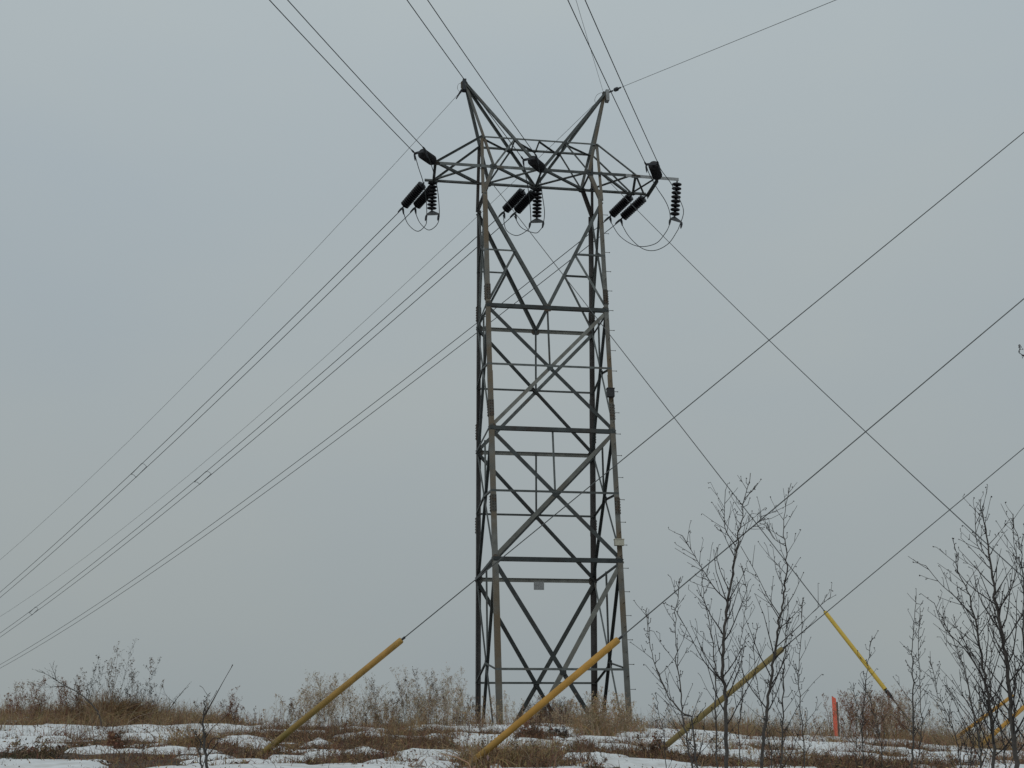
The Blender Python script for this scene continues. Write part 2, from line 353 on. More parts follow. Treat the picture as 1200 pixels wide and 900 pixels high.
# step bolts up the front right leg
for i in range(48):
    h = 1.2+i*.405
    if h > T['zw']-.3: break
    c = leg_at(1, -1, h); mb = MB()
    dr = U if i % 2 == 0 else -V
    st = c+(V*.05 if i % 2 == 0 else -U*.06)
    mb.tube([st, st+dr*.19, st+dr*.2+Zv*.0], [.010, .010, .018], 6); mb.tube([st+dr*.185, st+dr*.205], .02, 6)
    mb.build('step_bolt', M['bolt'] if i % 3 else M['alu'], tower)
def face(A, B, n, first):                            # A, B: functions height -> leg node; panels of X bracing with struts
    for i in range(3):
        h0, h1 = LV[i], LV[i+1]; a0, b0, a1, b1 = A(h0), B(h0), A(h1), B(h1)
        wx = (.15, .14, .13)[i] if first else (.10, .09, .085)[i]
        dd = b1-a0
        ma, mb_ = (('steel_lit', 'steel_shaded') if n.y < -.5 else ('steel', 'steel_shaded')) if first else ('steel', 'steel_shaded')  # front face: one diagonal painted as lit, the crossing one as shaded
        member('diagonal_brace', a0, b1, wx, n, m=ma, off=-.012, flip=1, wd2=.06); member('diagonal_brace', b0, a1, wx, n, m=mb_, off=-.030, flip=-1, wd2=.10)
        c = isect(a0, b1, b0, a1); plate('gusset_plate', c, b0-a0, None, n, .11, .11, m='steel_shaded')
        hm = T['zm'] if i == 0 else (h0+h1)/2+.05
        am, bm = A(hm), B(hm)
        if first:
            member('horizontal_strut', am, bm, .075, n, off=.014)
            if i: member('vertical_strut', (a1+b1)/2, c, .07, n, off=-.05)
        else:
            member('horizontal_strut', am, c, .065, n, off=.014); member('horizontal_strut', c, bm, .065, n, off=.016)
            member('vertical_strut', (a1+b1)/2, c, .06, n, off=-.05)
        fr_ = first and n.y < -.5
        member('horizontal_beam', a1, b1, .145 if first else .10, n, m='steel_shaded' if fr_ else ('steel_lit' if first else 'steel_shaded'), off=.02, flip=-1, wd2=.12 if fr_ else .05)  # front beams carry painted shade, back beams the painted lit tone
for v in (-1, 1): face(lambda h: leg_at(-1, v, h), lambda h: leg_at(1, v, h), V*v, True)
for s in (-1, 1): face(lambda h: leg_at(s, -1, h), lambda h: leg_at(s, 1, h), U*s, False)
# upper V panel in front and back faces, X panel in the side faces
for v in (-1, 1):
    n = V*v; bot = [leg_at(s, v, T['z3']) for s in (-1, 1)]; c = (bot[0]+bot[1])/2
    for s in (-1, 1):
        tp = leg_at(s, v, T['zw']-.1); member('v_brace', tp, c, .13, n, off=-.012, flip=s)
        hm = T['z3']+2.28; t = (hm-T['z3'])/(T['zw']-.1-T['z3']); pm = c.lerp(tp, t)
        member('horizontal_strut', leg_at(s, v, hm), pm, .065, n, off=.014)
        member('diagonal_brace', pm, leg_at(s, v, T['z3']), .085, n, off=-.045)
        plate('gusset_plate', bot[(s+1)//2]-U*s*.10, U, None, n, .12, .14)
        for h in (T['z1'], T['z2']): plate('gusset_plate', leg_at(s, v, h)-U*s*.12, U, None, n, .12, .15)
    plate('gusset_plate', c-Zv*.02, U, None, n, .15, .13)
for s in (-1, 1):
    n = U*s; a0, b0, a1, b1 = leg_at(s, -1, T['z3']), leg_at(s, 1, T['z3']), leg_at(s, -1, T['zw']), leg_at(s, 1, T['zw'])
    member('diagonal_brace', a0, b1, .08, n, off=-.012); member('diagonal_brace', b0, a1, .08, n, off=-.03, flip=-1)
    c = isect(a0, b1, b0, a1); hm = T['z3']+2.2
    member('horizontal_strut', leg_at(s, -1, hm), c, .06, n, off=.014); member('horizontal_strut', c, leg_at(s, 1, hm), .06, n, off=.016)
# crossarm
def bb(u, v, h='zb'): return W(u, v*(T['bb'] if h == 'zb' else T['bt']), T[h])
tipF, tipB = bb(-4.11, -1), bb(-4.02, 1); tipFR, tipBR = bb(3.74, -1), bb(4.51, 1)
FL, FR, BL, BR = bb(-T['ai'], -1), bb(T['ai'], -1), bb(-T['ai'], 1), bb(T['ai'], 1); FC, BC = bb(0, -1), bb(0, 1)
tFL, tFR, tBL, tBR = bb(-T['at'], -1, 'zt'), bb(T['at'], -1, 'zt'), bb(-T['at'], 1, 'zt'), bb(T['at'], 1, 'zt')
PL, PR = W(-T['ap'], T['bp'], T['zp']), W(T['ap'], T['bp'], T['zp'])
tipFRx = bb(5.42, -1)
member('bottom_chord', tipF, bb(0, -1), .12, -V, off=.0); member('bottom_chord', bb(0, -1), tipFR, .12, -V, off=.002)
member('outrigger_arm', bb(3.3, -1)-Zv*.02, tipFRx-Zv*.05, .13, -V, m='sign', off=.03)
member('bottom_chord', tipB-U*.35, bb(0, 1), .12, V, off=0); member('bottom_chord', bb(0, 1), tipBR, .12, V, off=.002)
member('outrigger_arm', bb(4.51, 1), bb(4.55, -1)-V*.0, .11, Zv, off=-.10)
member('top_chord', tFL, tFR, .065, -V); member('top_chord', tBL, tBR, .10, V)
for a, b in ((tFL, tipF), (tBL, tipB), (tFR, tipFR), (tBR, bb(3.9, 1))): member('hanger', a, b, .075, V, off=-.01)
# tip ties and triangle at the right tip
member('cross_tie', tipF, tipB, .11, Zv, off=-.04)
member('cross_tie', bb(3.95, 1), bb(3.68, -1), .085, Zv, off=-.04); member('cross_tie', bb(3.75, -1), bb(4.45, 1), .06, Zv, off=-.06); member('cross_tie', bb(3.75, 1)+Zv*0, bb(4.4, -1), .05, Zv, off=-.09)
# plan bracing of the bottom chords
def planx(a, b, c, d, w_=.085):
    member('plan_brace', a, d, w_, -Zv, off=.0); member('plan_brace', b, c, w_, -Zv, off=-.02, flip=-1)
planx(tipF, tipB, bb(-2.35, -1), bb(-2.35, 1), .095)
planx(FL, BL, FC, BC); planx(FC, BC, FR, BR); planx(bb(2.3, -1), bb(2.2, 1), bb(3.6, -1), bb(3.7, 1))
# haunches, posts
for s in (-1, 1):
    for v in (-1, 1):
        w_ = leg_at(s, v, T['zw']); b_ = bb(s*T['ai'], v); t_ = bb(s*T['at'], v, 'zt')
        member('haunch_brace', w_-Zv*.05, b_, .14, V*v, m='leg' if v < 0 else 'darkleg', off=-.01, flip=s); member('post', w_, t_, .11, V*v, off=.012, flip=-s, m='leg' if v < 0 else 'darkleg')
        plate('gusset_plate', b_, U, None, V*v, .14, .11, m='steel_shaded')
    member('cross_tie', bb(s*T['ai'], -1), bb(s*T['ai'], 1), .08, -Zv, off=.02); member('cross_tie', bb(s*T['at'], -1, 'zt'), bb(s*T['at'], 1, 'zt'), .07, Zv)
member('cross_tie', FC, BC, .08, -Zv, off=.02); member('cross_tie', bb(0, -1, 'zt'), bb(0, 1, 'zt'), .06, Zv, off=.02)
# peaks
def onplane(P, Q, h): t = (T['tz']+h-P.z)/(Q.z-P.z); return P.lerp(Q, t)
inn = {}
for s, P in ((-1, PL), (1, PR)):
    for v, outer, cen in ((-1, bb(s*T['ai'], -1), FC), (1, bb(s*T['ai'], 1), BC)):
        member('peak_leg', P+V*v*.05, outer, .115, U*s, m='leg' if v < 0 else 'steel', off=.02, flip=-v*s); member('peak_brace', P+V*v*.05, cen, .10, V*v, off=.04, flip=s)
        inn[(s, v)] = onplane(P, cen, T['zt'])
        member('lacing', inn[(s, v)], outer, .065, V*v, off=.0)
    member('lacing', inn[(s, -1)], inn[(s, 1)], .06, Zv, off=-.03)
    mb = MB(); mb.box(P+Zv*.02+U*s*(.06 if s > 0 else -.0)-Zv*.15, U*.07, V*.13, Zv*.24); mb.build('peak_bracket', M['fitting' if s < 0 else 'sign'], tower)
    plate('gusset_plate', P-Zv*.12, U, None, V, .14, .2)
member('lacing', tFL, inn[(-1, 1)], .06, Zv, off=-.05); member('lacing', inn[(-1, -1)], bb(0, 1, 'zt'), .06, Zv, off=-.05)
member('lacing', bb(0, -1, 'zt'), inn[(1, 1)], .06, Zv, off=-.05); member('lacing', inn[(1, -1)], tBR, .06, Zv, off=-.05)
for c_, n_ in ((FC, -V), (BC, V)): plate('gusset_plate', c_, U, None, n_, .2, .13, m='steel_shaded')
for c_ in (tipF, tipB, bb(3.7, -1), bb(3.9, 1)): plate('gusset_plate', c_-Zv*.03, U, None, Zv, .18, .12)
# little boxes and plate on the tower
h1 = T['z1']; m1 = (leg_at(-1, 1, h1)+leg_at(1, 1, h1))/2+Vector((.1, 0, -.2))
mb = MB(); mb.box(m1, U*.19, V*.01, Zv*.15); mb.build('number_plate', M['sign'], tower, label='small blank grey plate hanging below the back strut')
def legbox(px, py, s, v, w_, h_, m, label):
    best = min((leg_at(s, v, k*.05) for k in range(0, 390)), key=lambda q: abs(proj(q)[1]-py)); d_ = best.y*cp+best.z*sp
    c = at(px, py, d_-.15); mb = MB(); mb.box(c, U*w_, V*.08, Zv*h_); mb.box(c+Zv*(h_+.012), U*(w_+.015), V*.095, Zv*.012); mb.build('junction_box', M[m], tower, label=label)
legbox(715.5, 460.5, 1, -1, .13, .15, 'blackbox', 'black box on the front right leg'); legbox(725.5, 636, 1, -1, .16, .10, 'cream', 'cream box on the front right leg'); legbox(563, 486, -1, 1, .07, .15, 'blackbox', 'black box on the back left leg')

# ------------------------------------------------------------------ insulators
def dep(q): return q[1]*cp+q[2]*sp
DISC = [(0, .04), (.012, .055), (.03, .07), (.04, .15), (.055, .185), (.085, .19), (.108, .15), (.118, .06), (.145, .04)]
def catmull(P, k=6):
    P = [Vector(p) for p in P]; P = [P[0]*2-P[1]]+P+[P[-1]*2-P[-2]]; o = []
    for i in range(1, len(P)-2):
        for j in range(k):
            t = j/k; a, b, c, d = P[i-1:i+3]
            o.append(.5*((2*b)+(c-a)*t+(2*a-5*b+4*c-d)*t*t+(3*b-a-3*c+d)*t**3))
    return o+[P[-2]]
def string(p, q, nd, rad, label, group, sq=1.0):
    p, q = Vector(p), Vector(q); ax = (q-p); L = ax.length; ax.normalize()
    t = thing('insulator_string', p, label, 'insulator', group)
    PRF = DISC if nd != 8 else [(0, .045), (.006, .07), (.016, .12), (.03, .165), (.05, .186), (.08, .19), (.105, .165), (.122, .12), (.132, .06), (.145, .045)]
    lead = .10 if nd != 8 else .06; step = (L-2*lead)/nd
    mb = MB(); mb.tube([p, p+ax*lead*1.2], .03, 6); mb.build('shackle', M['fitting'], t)
    for k in range(nd):
        mb = MB(); s_ = step/.145; mb.lathe(p+ax*(lead+k*step), ax, [(h*s_, r*rad/.19) for h, r in PRF], 16); mb.build('disc', M['porcelain'], t, smooth=True)
    mb = MB(); mb.tube([q-ax*lead*1.2, q], .03, 6); mb.build('end_fitting', M['fitting'], t)
    return t
def clamp(t, p, d1, L=.32, r=.035):
    mb = MB(); d1 = Vector(d1).normalized(); mb.tube([p, p+d1*L*.3, p+d1*L*.7, p+d1*L], [r*.7, r*1.25, r, r*.5], 8); mb.build('clamp', M['fitting'], t)
dL = Vector((math.sin(-.5954), math.cos(-.5954), -.136)).normalized(); dF = Vector((math.sin(3.4043), math.cos(3.4043), -.132)).normalized()
dB = {k: dep(v) for k, v in dict(A=tipB, B=BC, C=tipBR).items()}; dFt = {k: dep(v) for k, v in dict(A=tipF, B=FC, C=tipFR).items()}
names = dict(A='left crossarm tip', B='crossarm centre', C='right crossarm tip')
STR = dict(A=[((497, 214), (472, 243)), ((509, 218), (486.5, 243))], B=[((614.5, 222), (590.5, 248)), ((627, 224), (604, 249))], C=[((741, 228), (715, 253.5)), ((756.5, 230), (728, 256.5))])
for k in 'ABC':
    for i, (a, b) in enumerate(STR[k]):
        p = at(*a, dB[k]); q = at(*b, dB[k]+.75)
        t = string(p, q, 13, .185, f'{("left", "right")[i]} black strain insulator pulling away from the {names[k]}', 'strain insulators on the far side of the tower')
        clamp(t, q, dL, .4); clamp(t, q, Vector((.12, .1, -1)), .3)
SUS = dict(A=((507, 211), (506, 248), (500, 251.5), (514.5, 251)), B=((630, 219), (629, 257), (621.5, 260.5), (637, 260)), C=((793.5, 212), (790.5, 255), (785.5, 256.5), (799, 260.5)))
for k in 'ABC':
    a, b, c, d = SUS[k]; dd = dB[k]+.12 if k != 'C' else dep(tipFRx)
    t = string(at(*a, dd), at(*b, dd), 8, .19, f'vertical black insulator string hanging from the {names[k]}', 'suspension insulators for the jumper loops')
    p, q = at(*c, dd), at(*d, dd); mb = MB(); m_ = at(*b, dd)
    mb.add([p+Zv*.04, q+Zv*.04, p-Zv*.03, q-Zv*.03, m_+Zv*.07, p+Zv*.04+V*.02, q+Zv*.04+V*.02, p-Zv*.03+V*.02, q-Zv*.03+V*.02, m_+Zv*.07+V*.02],
           [(0, 2, 3, 1), (0, 1, 4), (6, 8, 7, 5), (9, 6, 5), (2, 7, 8, 3), (0, 5, 7, 2), (1, 3, 8, 6), (4, 1, 6, 9), (0, 4, 9, 5)])
    mb.build('yoke_plate', M['alu'], t)
    for x in (p, q): clamp(t, x-Zv*.0, Vector((-.2, 0, -1)), .27, .038)
FRT = dict(A=((485.5, 179), (498.5, 175.5), (493.5, 179), (508, 189)), B=((613, 186.5), (629, 183.5), (622.5, 187), (635, 197.5)), C=((757, 193), (771.5, 192), (765, 192), (771, 208)))
for k in 'ABC':
    a, b, y, r_ = FRT[k]; d1 = dFt[k]; q = at(*y, d1-.95)
    t = string(at(*r_, d1), q, 12, .20, f'black strain insulator above the {names[k]} pulling toward the viewer', 'strain insulators on the near side of the tower')
    p1, p2 = at(*a, d1-1.05), at(*b, d1-1.05); mb = MB(); mb.box((p1+p2)/2*.5+q*.5, (p2-p1)*.5, Vector((0, .02, 0)), Vector((0, 0, .045))); mb.tube([q, p1], .02, 5); mb.tube([q, p2], .02, 5)
    mb.build('yoke_plate', M['fitting'], t); clamp(t, p1, dF, .35, .03); clamp(t, p2, dF, .35, .03); clamp(t, p1, Vector((.1, .35, -1)), .3, .03); clamp(t, p2, Vector((.25, .35, -1)), .3, .03)

# ------------------------------------------------------------------ conductors
def wire(name, pts, r, label, cat, group=None, m='cond', n=6):
    mb = MB(); mb.tube(pts, r, n); o = mb.build(name, M[m], smooth=True); return tag(o, label, cat, group)
def span(a, ph, s, k, L, nseg=70):
    return [Vector((a[0]+math.sin(ph)*t, a[1]+math.cos(ph)*t, a[2]+s*t+k*t*t)) for t in [L*(i/nseg)**1.3 for i in range(nseg+1)]]
side = dict(A='leftmost', B='middle', C='rightmost')
CP = {}
for k in 'ABC':
    for i, (a, b) in enumerate(STR[k]):
        pts = span(at(b[0]-1, b[1]+2, dB[k]+.75), -.5954, -.1357, .000455, 285); CP[(k, i)] = pts
        wire('conductor', pts, .0165, f'{("upper", "lower")[i]} wire of the {side[k]} pair running away down to the left', 'power line', 'conductors leaving to the left')
    for i in (0, 1):
        a = FRT[k][i]; pts = span(at(*a, dFt[k]-1.05), 3.4043, -.1321, .000925, 130)
        wire('conductor', pts, .0155, f'{("left", "right")[i]} wire of the {side[k]} pair rising overhead to the top edge', 'power line', 'conductors passing overhead')
def spacer(k, px, py):
    best = min(range(400), key=lambda i: 0) ; pa = CP[(k, 0)]; pb = CP[(k, 1)]
    def near(P):
        bst = None
        for i in range(len(P)-1):
            for j in range(12):
                q = P[i].lerp(P[i+1], j/12); x = proj(q); d = abs(x[0]-px)+abs(x[1]-py)
                if bst is None or d < bst[0]: bst = (d, q)
        return bst[1]
    a, b = near(pa), near(pb); d = dL; mb = MB()
    for o_ in (-.9, .9): mb.tube([a+d*(o_+.35), (a+b)/2+d*o_+Zv*.06, b+d*(o_-.35)], .012, 5)
    mb.tube([a-d*.6, a+d*1.25], .02, 5); mb.tube([b-d*1.25, b+d*.6], .02, 5); return mb.build('spacer', M['cond'])
tag(spacer('A', 163, 553), 'small frame spacer clipped across the upper left pair of wires', 'spacer', 'conductor spacers')
tag(spacer('B', 237, 564), 'small frame spacer clipped across the middle left pair of wires, nearer the tower', 'spacer', 'conductor spacers')
tag(spacer('B', 40, 719), 'tiny far spacer on the middle left pair of wires near the left picture edge', 'spacer', 'conductor spacers')
# jumpers (px, py, depth offset from the far-side chord)
J = dict(
 A=[[(486, 180, -2.4), (490, 195, -1.9), (496, 214, -.6), (499.5, 235, -.1), (500, 257, .1), (497.8, 265, .2), (489, 271, .4), (477.8, 262, .7), (472, 246, .8)],
    [(499, 177, -2.4), (506, 195, -1.8), (512, 218, -.6), (514.5, 240, -.1), (514.5, 256, .1), (511, 264.5, .2), (502, 269.5, .4), (492, 261, .7), (486, 247, .8)]],
 B=[[(613, 187, -2.4), (615.5, 203, -1.9), (619, 222, -.6), (621.5, 245, -.1), (621.5, 264, .1), (615.6, 271.5, .2), (604.4, 276, .4), (593, 269, .7), (589.5, 252, .8)],
    [(629, 184, -2.4), (632, 200, -1.8), (635, 225, -.6), (638, 247, -.1), (636.7, 262, .1), (633, 269.5, .2), (626.7, 273, .4), (611, 266.7, .7), (602.5, 253, .8)]],
 C=[[(757.5, 194, -2.5), (760.5, 203, -2.1), (769, 219, -1.6), (780, 236, -1.5), (785, 250, -1.5), (784.5, 263, -1.5), (779, 274, -1.2), (767.7, 285.7, -.8), (747, 288.5, -.2), (726.8, 277, .4), (714, 257, .8)],
    [(771.5, 193, -2.5), (776, 201, -2.1), (787, 216, -1.6), (797.5, 236, -1.5), (801, 249, -1.5), (796.5, 264, -1.5), (793, 271.7, -1.3), (783, 285.7, -.9), (767.7, 293.4, -.4), (752.4, 291, 0), (737, 277, .4), (727, 259.5, .8)]])
for k in 'ABC':
    for i, P in enumerate(J[k]):
        wire('jumper_wire', catmull([at(x, y, dB[k]+z) for x, y, z in P]), .0155, f'{("inner", "outer")[i]} jumper loop hanging under the {names[k]}', 'jumper wire', 'jumper loops under the crossarm')
# shield wires
a = at(541, 106, dep(PL)); wire('shield_wire', span(a, -.643, -.2233, .000965, 230), .0085, 'thin ground wire running down left from the left tower peak', 'ground wire', m='guyw')
b = at(705, 114, dep(PR)); wire('shield_wire', span(b, -.643, -.2233, .000965, 230), .0085, 'thin ground wire running down left from the right tower peak', 'ground wire', m='guyw')
def far(p0, px, py, d, ext): p0 = Vector(p0); q = at(px, py, d); return p0+(q-p0)*ext
p0 = at(707, 108, dep(PR)); wire('shield_wire', [p0.lerp(far(p0, 675, 0, 38, 3.0), i/12) for i in range(13)], .0065, 'thin ground wire rising from the right tower peak to the top edge', 'ground wire', m='guyw')
p0 = at(714, 108, dep(PR)); q = far(p0, 982, -1, 36, 2.6); t = thing('peak_guy_wire', p0, 'thin cable with a small dark grip running up right from the right tower peak', 'guy wire')
mb = MB(); mb.tube([p0.lerp(q, i/10) for i in range(11)], .009, 5); mb.build('strand', M['guyw'], t)
mb = MB(); u_ = (q-p0).normalized(); mb.tube([p0, p0+u_*.35], .035, 6); mb.tube([p0+u_*.55, p0+u_*.65, p0+u_*.85, p0+u_*.95], [.02, .085, .085, .02], 8); mb.tube([p0+u_*.95, p0+u_*1.2], .035, 6); mb.build('grip', M['fitting'], t)
mb = MB(); pl = dep(PL); mb.tube(catmull([at(542, 97, pl), at(537, 99, pl), at(536.5, 105, pl), at(541, 109, pl)]), .008, 4); mb.build('bonding_wire', M['guyw'], tower)
mb = MB(); mb.tube([at(541.5, 105, pl), at(538, 110, pl), at(534.5, 116, pl)], [.05, .035, .02], 6); mb.build('dead_end_grip', M['fitting'], tower)
mb = MB(); pl = dep(PR); mb.tube(catmull([at(706, 108, pl), at(700, 111, pl), at(697, 117, pl), at(699, 123, pl)]), .008, 4); mb.build('bonding_wire', M['guyw'], tower)

# ------------------------------------------------------------------ guy wires with yellow guards
def guy(base, g0, g1, topP, rg, label, m='yellow', rod=False, rw=.0068, ext=1.0, group='guy wires with yellow guards'):
    b = Vector(base); tp = b+(Vector(topP)-b)*ext
    def par(px, py):
        best = min((i/6000 for i in range(0, 6001)), key=lambda t: (lambda s: abs(s[0]-px)+abs(s[1]-py))(proj(b.lerp(tp, t))) if b.lerp(tp, t).y > 1 else 1e9)
        return b.lerp(tp, best)
    t = thing('guy_wire', b, label, 'guy wire', group)
    mb = MB(); mb.tube([b.lerp(tp, i/12) for i in range(13)], rw, 6); mb.build('strand', M['guyw'], t)
    p, q = par(*g0), par(*g1); d = (q-p).normalized(); a = d.orthogonal().normalized(); c = d.cross(a)
    if not rod: p = p-d*.35
    n = 14; vs = []; fs = []                          # hollow sleeve, slightly flared, open at both ends
    L = (q-p).length
    for k, (h, r) in enumerate([(0, rg*.96), (L*.3, rg), (L*.7, rg), (L-.02, rg), (L, rg*.86), (L, rg*.55), (L-.25, rg*.5)]):
        for j in range(n): an = 2*math.pi*j/n; vs.append(p+d*h+(a*math.cos(an)+c*math.sin(an))*r)
    for k in range(6):
        for j in range(n): fs.append((k*n+j, k*n+(j+1) % n, (k+1)*n+(j+1) % n, (k+1)*n+j))
    mb = MB(); mb.add(vs, fs); mb.build('guard', M[m], t, smooth=True)
    mb = MB(); mb.tube([q-d*.03, q+d*.05], rg*.4, 6); mb.build('guard_clip', M['fitting'], t)
    if rod:
        mb = MB(); mb.tube([p-d*.05, p-d*.22], .05, 8)
        for k in range(3): mb.tube([p-d*(.07+.08*k)-a*.07, p-d*(.07+.08*k)+a*.07], .022, 6)
        mb.tube([p-d*.2, p-d*.34], [.04, .02], 8); mb.build('guy_clamp', M['blackbox'], t)
        mb = MB(); mb.tube([p-d*.22, b-d*.2], .018, 6); mb.build('anchor_rod', M['plate'], t)
    return t
def gtop(b, px, py, k): return at(px, py, dep(b)*k)
b = gp(304, 886); guy(b, (316, 877), (471, 753), gtop(b, 1200, 155, 1.12), .039, 'leftmost yellow guard sleeve on a guy wire slanting up in front of the tower', ext=1.7)
b = gp(549, 897); guy(b, (563, 886), (725, 753), gtop(b, 1200, 350, 1.10), .036, 'yellow guard sleeve on a guy wire crossing the tower foot', m='yellow_mid', ext=1.9)
b = gp(767, 885); guy(b, (778, 876), (917, 760), gtop(b, 1200, 525, 1.08), .038, 'faded yellow guard sleeve on a guy wire behind the bare saplings', m='yellow_old', ext=2.8)
b = gp(1088, 873); guy(b, (1042, 808), (970, 717), at(562, 196, dep(W(-T['at'], 1, T['zb']))), .052, 'bright yellow guard sleeve with black clamp, leaning left on a tower guy', m='yellow2', rod=True, rw=.0125)
b = gp(1105, 876); guy(b, (1113, 866), (1187, 812), gtop(b, 1300, 731, 1.05), .040, 'low yellow guard behind the right hand saplings, left one of two', m='yellow_mid', ext=3.0)
b = gp(1141, 881); guy(b, (1148, 873), (1215, 814), gtop(b, 1300, 740, 1.05), .040, 'low yellow guard behind the right hand saplings, right one of two', m='yellow_mid', ext=3.0)
b = Vector((12.6, 23.0, float(gbase(12.6, 23.0)))); p0 = at(706, 205, dep(W(T['at'], 1, T['zb'])))
wp = [p0.lerp(far(p0, 1200, 664, dep(b)+3.2, 1.35), i/16)-Zv*.35*math.sin(math.pi*i/16) for i in range(17)]
t = thing('guy_wire', wp[-1], 'bare steel guy wire from the right tower end down past the right edge', 'guy wire'); mb = MB(); mb.tube(wp, .011, 6); mb.build('strand', M['guyw'], t)

# ------------------------------------------------------------------ survey stake
b = gp(980, 869); dd = dep(b); t = thing('survey_stake', b, 'bright orange red survey stake standing in the snow beside the brown bush', 'stake')
ht = (proj(b)[1]-817)/F*dd; mb = MB(); r_ = .055
mb.add([b+Vector((x-.0*z, y, z)) for x, y, z in ((-r_, 0, -.2), (r_*.9, 0, -.2), (r_*.9, .03, -.2), (-r_, .03, -.2), (-r_+.045, 0, ht), (r_*.75+.045, 0, ht-.06), (r_*.75+.045, .03, ht-.06), (-r_+.045, .03, ht))],
       [(0, 1, 5, 4), (1, 2, 6, 5), (2, 3, 7, 6), (3, 0, 4, 7), (4, 5, 6, 7)]); mb.build('painted_board', M['orange'], t)
mb = MB(); mb.box(b+Vector((r_+.04, .02, ht*.42)), Vector((.02, 0, 0)), Vector((0, .015, 0)), Vector((.015, 0, ht*.45))); mb.build('lath', M['wood'], t)

# ------------------------------------------------------------------ dry vegetation (vectorised stems and blades)
class Veg:
    def __init__(s): s.V = []; s.F = []; s.C = []; s.n = 0
    def ribbons(s, P, w, col):                       # P: (n, k, 3) centre lines; triangular-section stems
        n, k, _ = P.shape; ang = rng.rand(n)*6.283
        d = P[:, -1]-P[:, 0]; d /= np.linalg.norm(d, axis=1, keepdims=True)+1e-9
        a = np.cross(d, np.c_[np.cos(ang), np.sin(ang), .3*np.ones(n)]); a /= np.linalg.norm(a, axis=1, keepdims=True)+1e-9; b = np.cross(d, a)
        w = np.asarray(w).reshape(-1, 1, 1) if np.ndim(w) else w
        ring = []
        tp = np.linspace(1, .25, k)[None, :, None]
        for j in range(3):
            t = 2*math.pi*j/3; ring.append(P+(a*math.cos(t)+b*math.sin(t))[:, None, :]*w*tp)
        Vv = np.stack(ring, 2).reshape(-1, 3)         # n,k,3(ring)
        base = (np.arange(n)*k*3)[:, None, None, None]; i = np.arange(k-1)[None, :, None, None]; j = np.arange(3)[None, None, :, None]
        q = np.concatenate([base+i*3+j, base+i*3+(j+1) % 3, base+(i+1)*3+(j+1) % 3, base+(i+1)*3+j], 3).reshape(-1, 4)
        s.V.append(Vv); s.F.append(q+s.n); s.C.append(np.repeat(col, k*3, 0)); s.n += len(Vv)
    def leaves(s, c, size, col):                      # small random quads: seed heads, curled leaves, buds
        n = len(c); a = rng.randn(n, 3); a /= np.linalg.norm(a, axis=1, keepdims=True); b = np.cross(a, rng.randn(n, 3)); b /= np.linalg.norm(b, axis=1, keepdims=True)
        size = np.asarray(size).reshape(-1, 1)
        Vv = np.stack([c-a*size, c+b*size*.45, c+a*size, c-b*size*.45], 1).reshape(-1, 3)
        q = (np.arange(n)*4)[:, None]+np.arange(4)[None]; s.V.append(Vv); s.F.append(q+s.n); s.C.append(np.repeat(col, 4, 0)); s.n += len(Vv)
    def build(s, name, **props): return npmesh(name, np.concatenate(s.V), np.concatenate(s.F), 4, M['veg'], cols=np.concatenate(s.C), **props)
PAL = dict(d=(.145, .097, .066), t=(.37, .25, .135), r=(.22, .115, .075), g=(.095, .085, .05), p=(.40, .31, .215), k=(.06, .045, .038), n=(.24, .17, .11))
def colr(kinds, n, var=.35):
    base = np.array([PAL[k] for k in kinds]) if not isinstance(kinds, str) else np.repeat([PAL[kinds]], n, 0)
    return base*(1+var*(rng.rand(n, 1)*2-1))*(1+.08*rng.randn(n, 3)).clip(.7, 1.3)
def blades(vg, x, y, h, lean, w, kinds, k=4, z0=None):
    n = len(x); z = (top(x, y) if z0 is None else z0)-.03; an = rng.rand(n)*6.283; ln = lean*rng.rand(n)
    t = np.linspace(0, 1, k)[None]
    P = np.stack([x[:, None]+np.cos(an)[:, None]*ln[:, None]*h[:, None]*t**1.8, y[:, None]+np.sin(an)[:, None]*ln[:, None]*h[:, None]*t**1.8, z[:, None]+h[:, None]*(t-.35*ln[:, None]*t**2)], 2)
    vg.ribbons(P, w, colr(kinds, n))
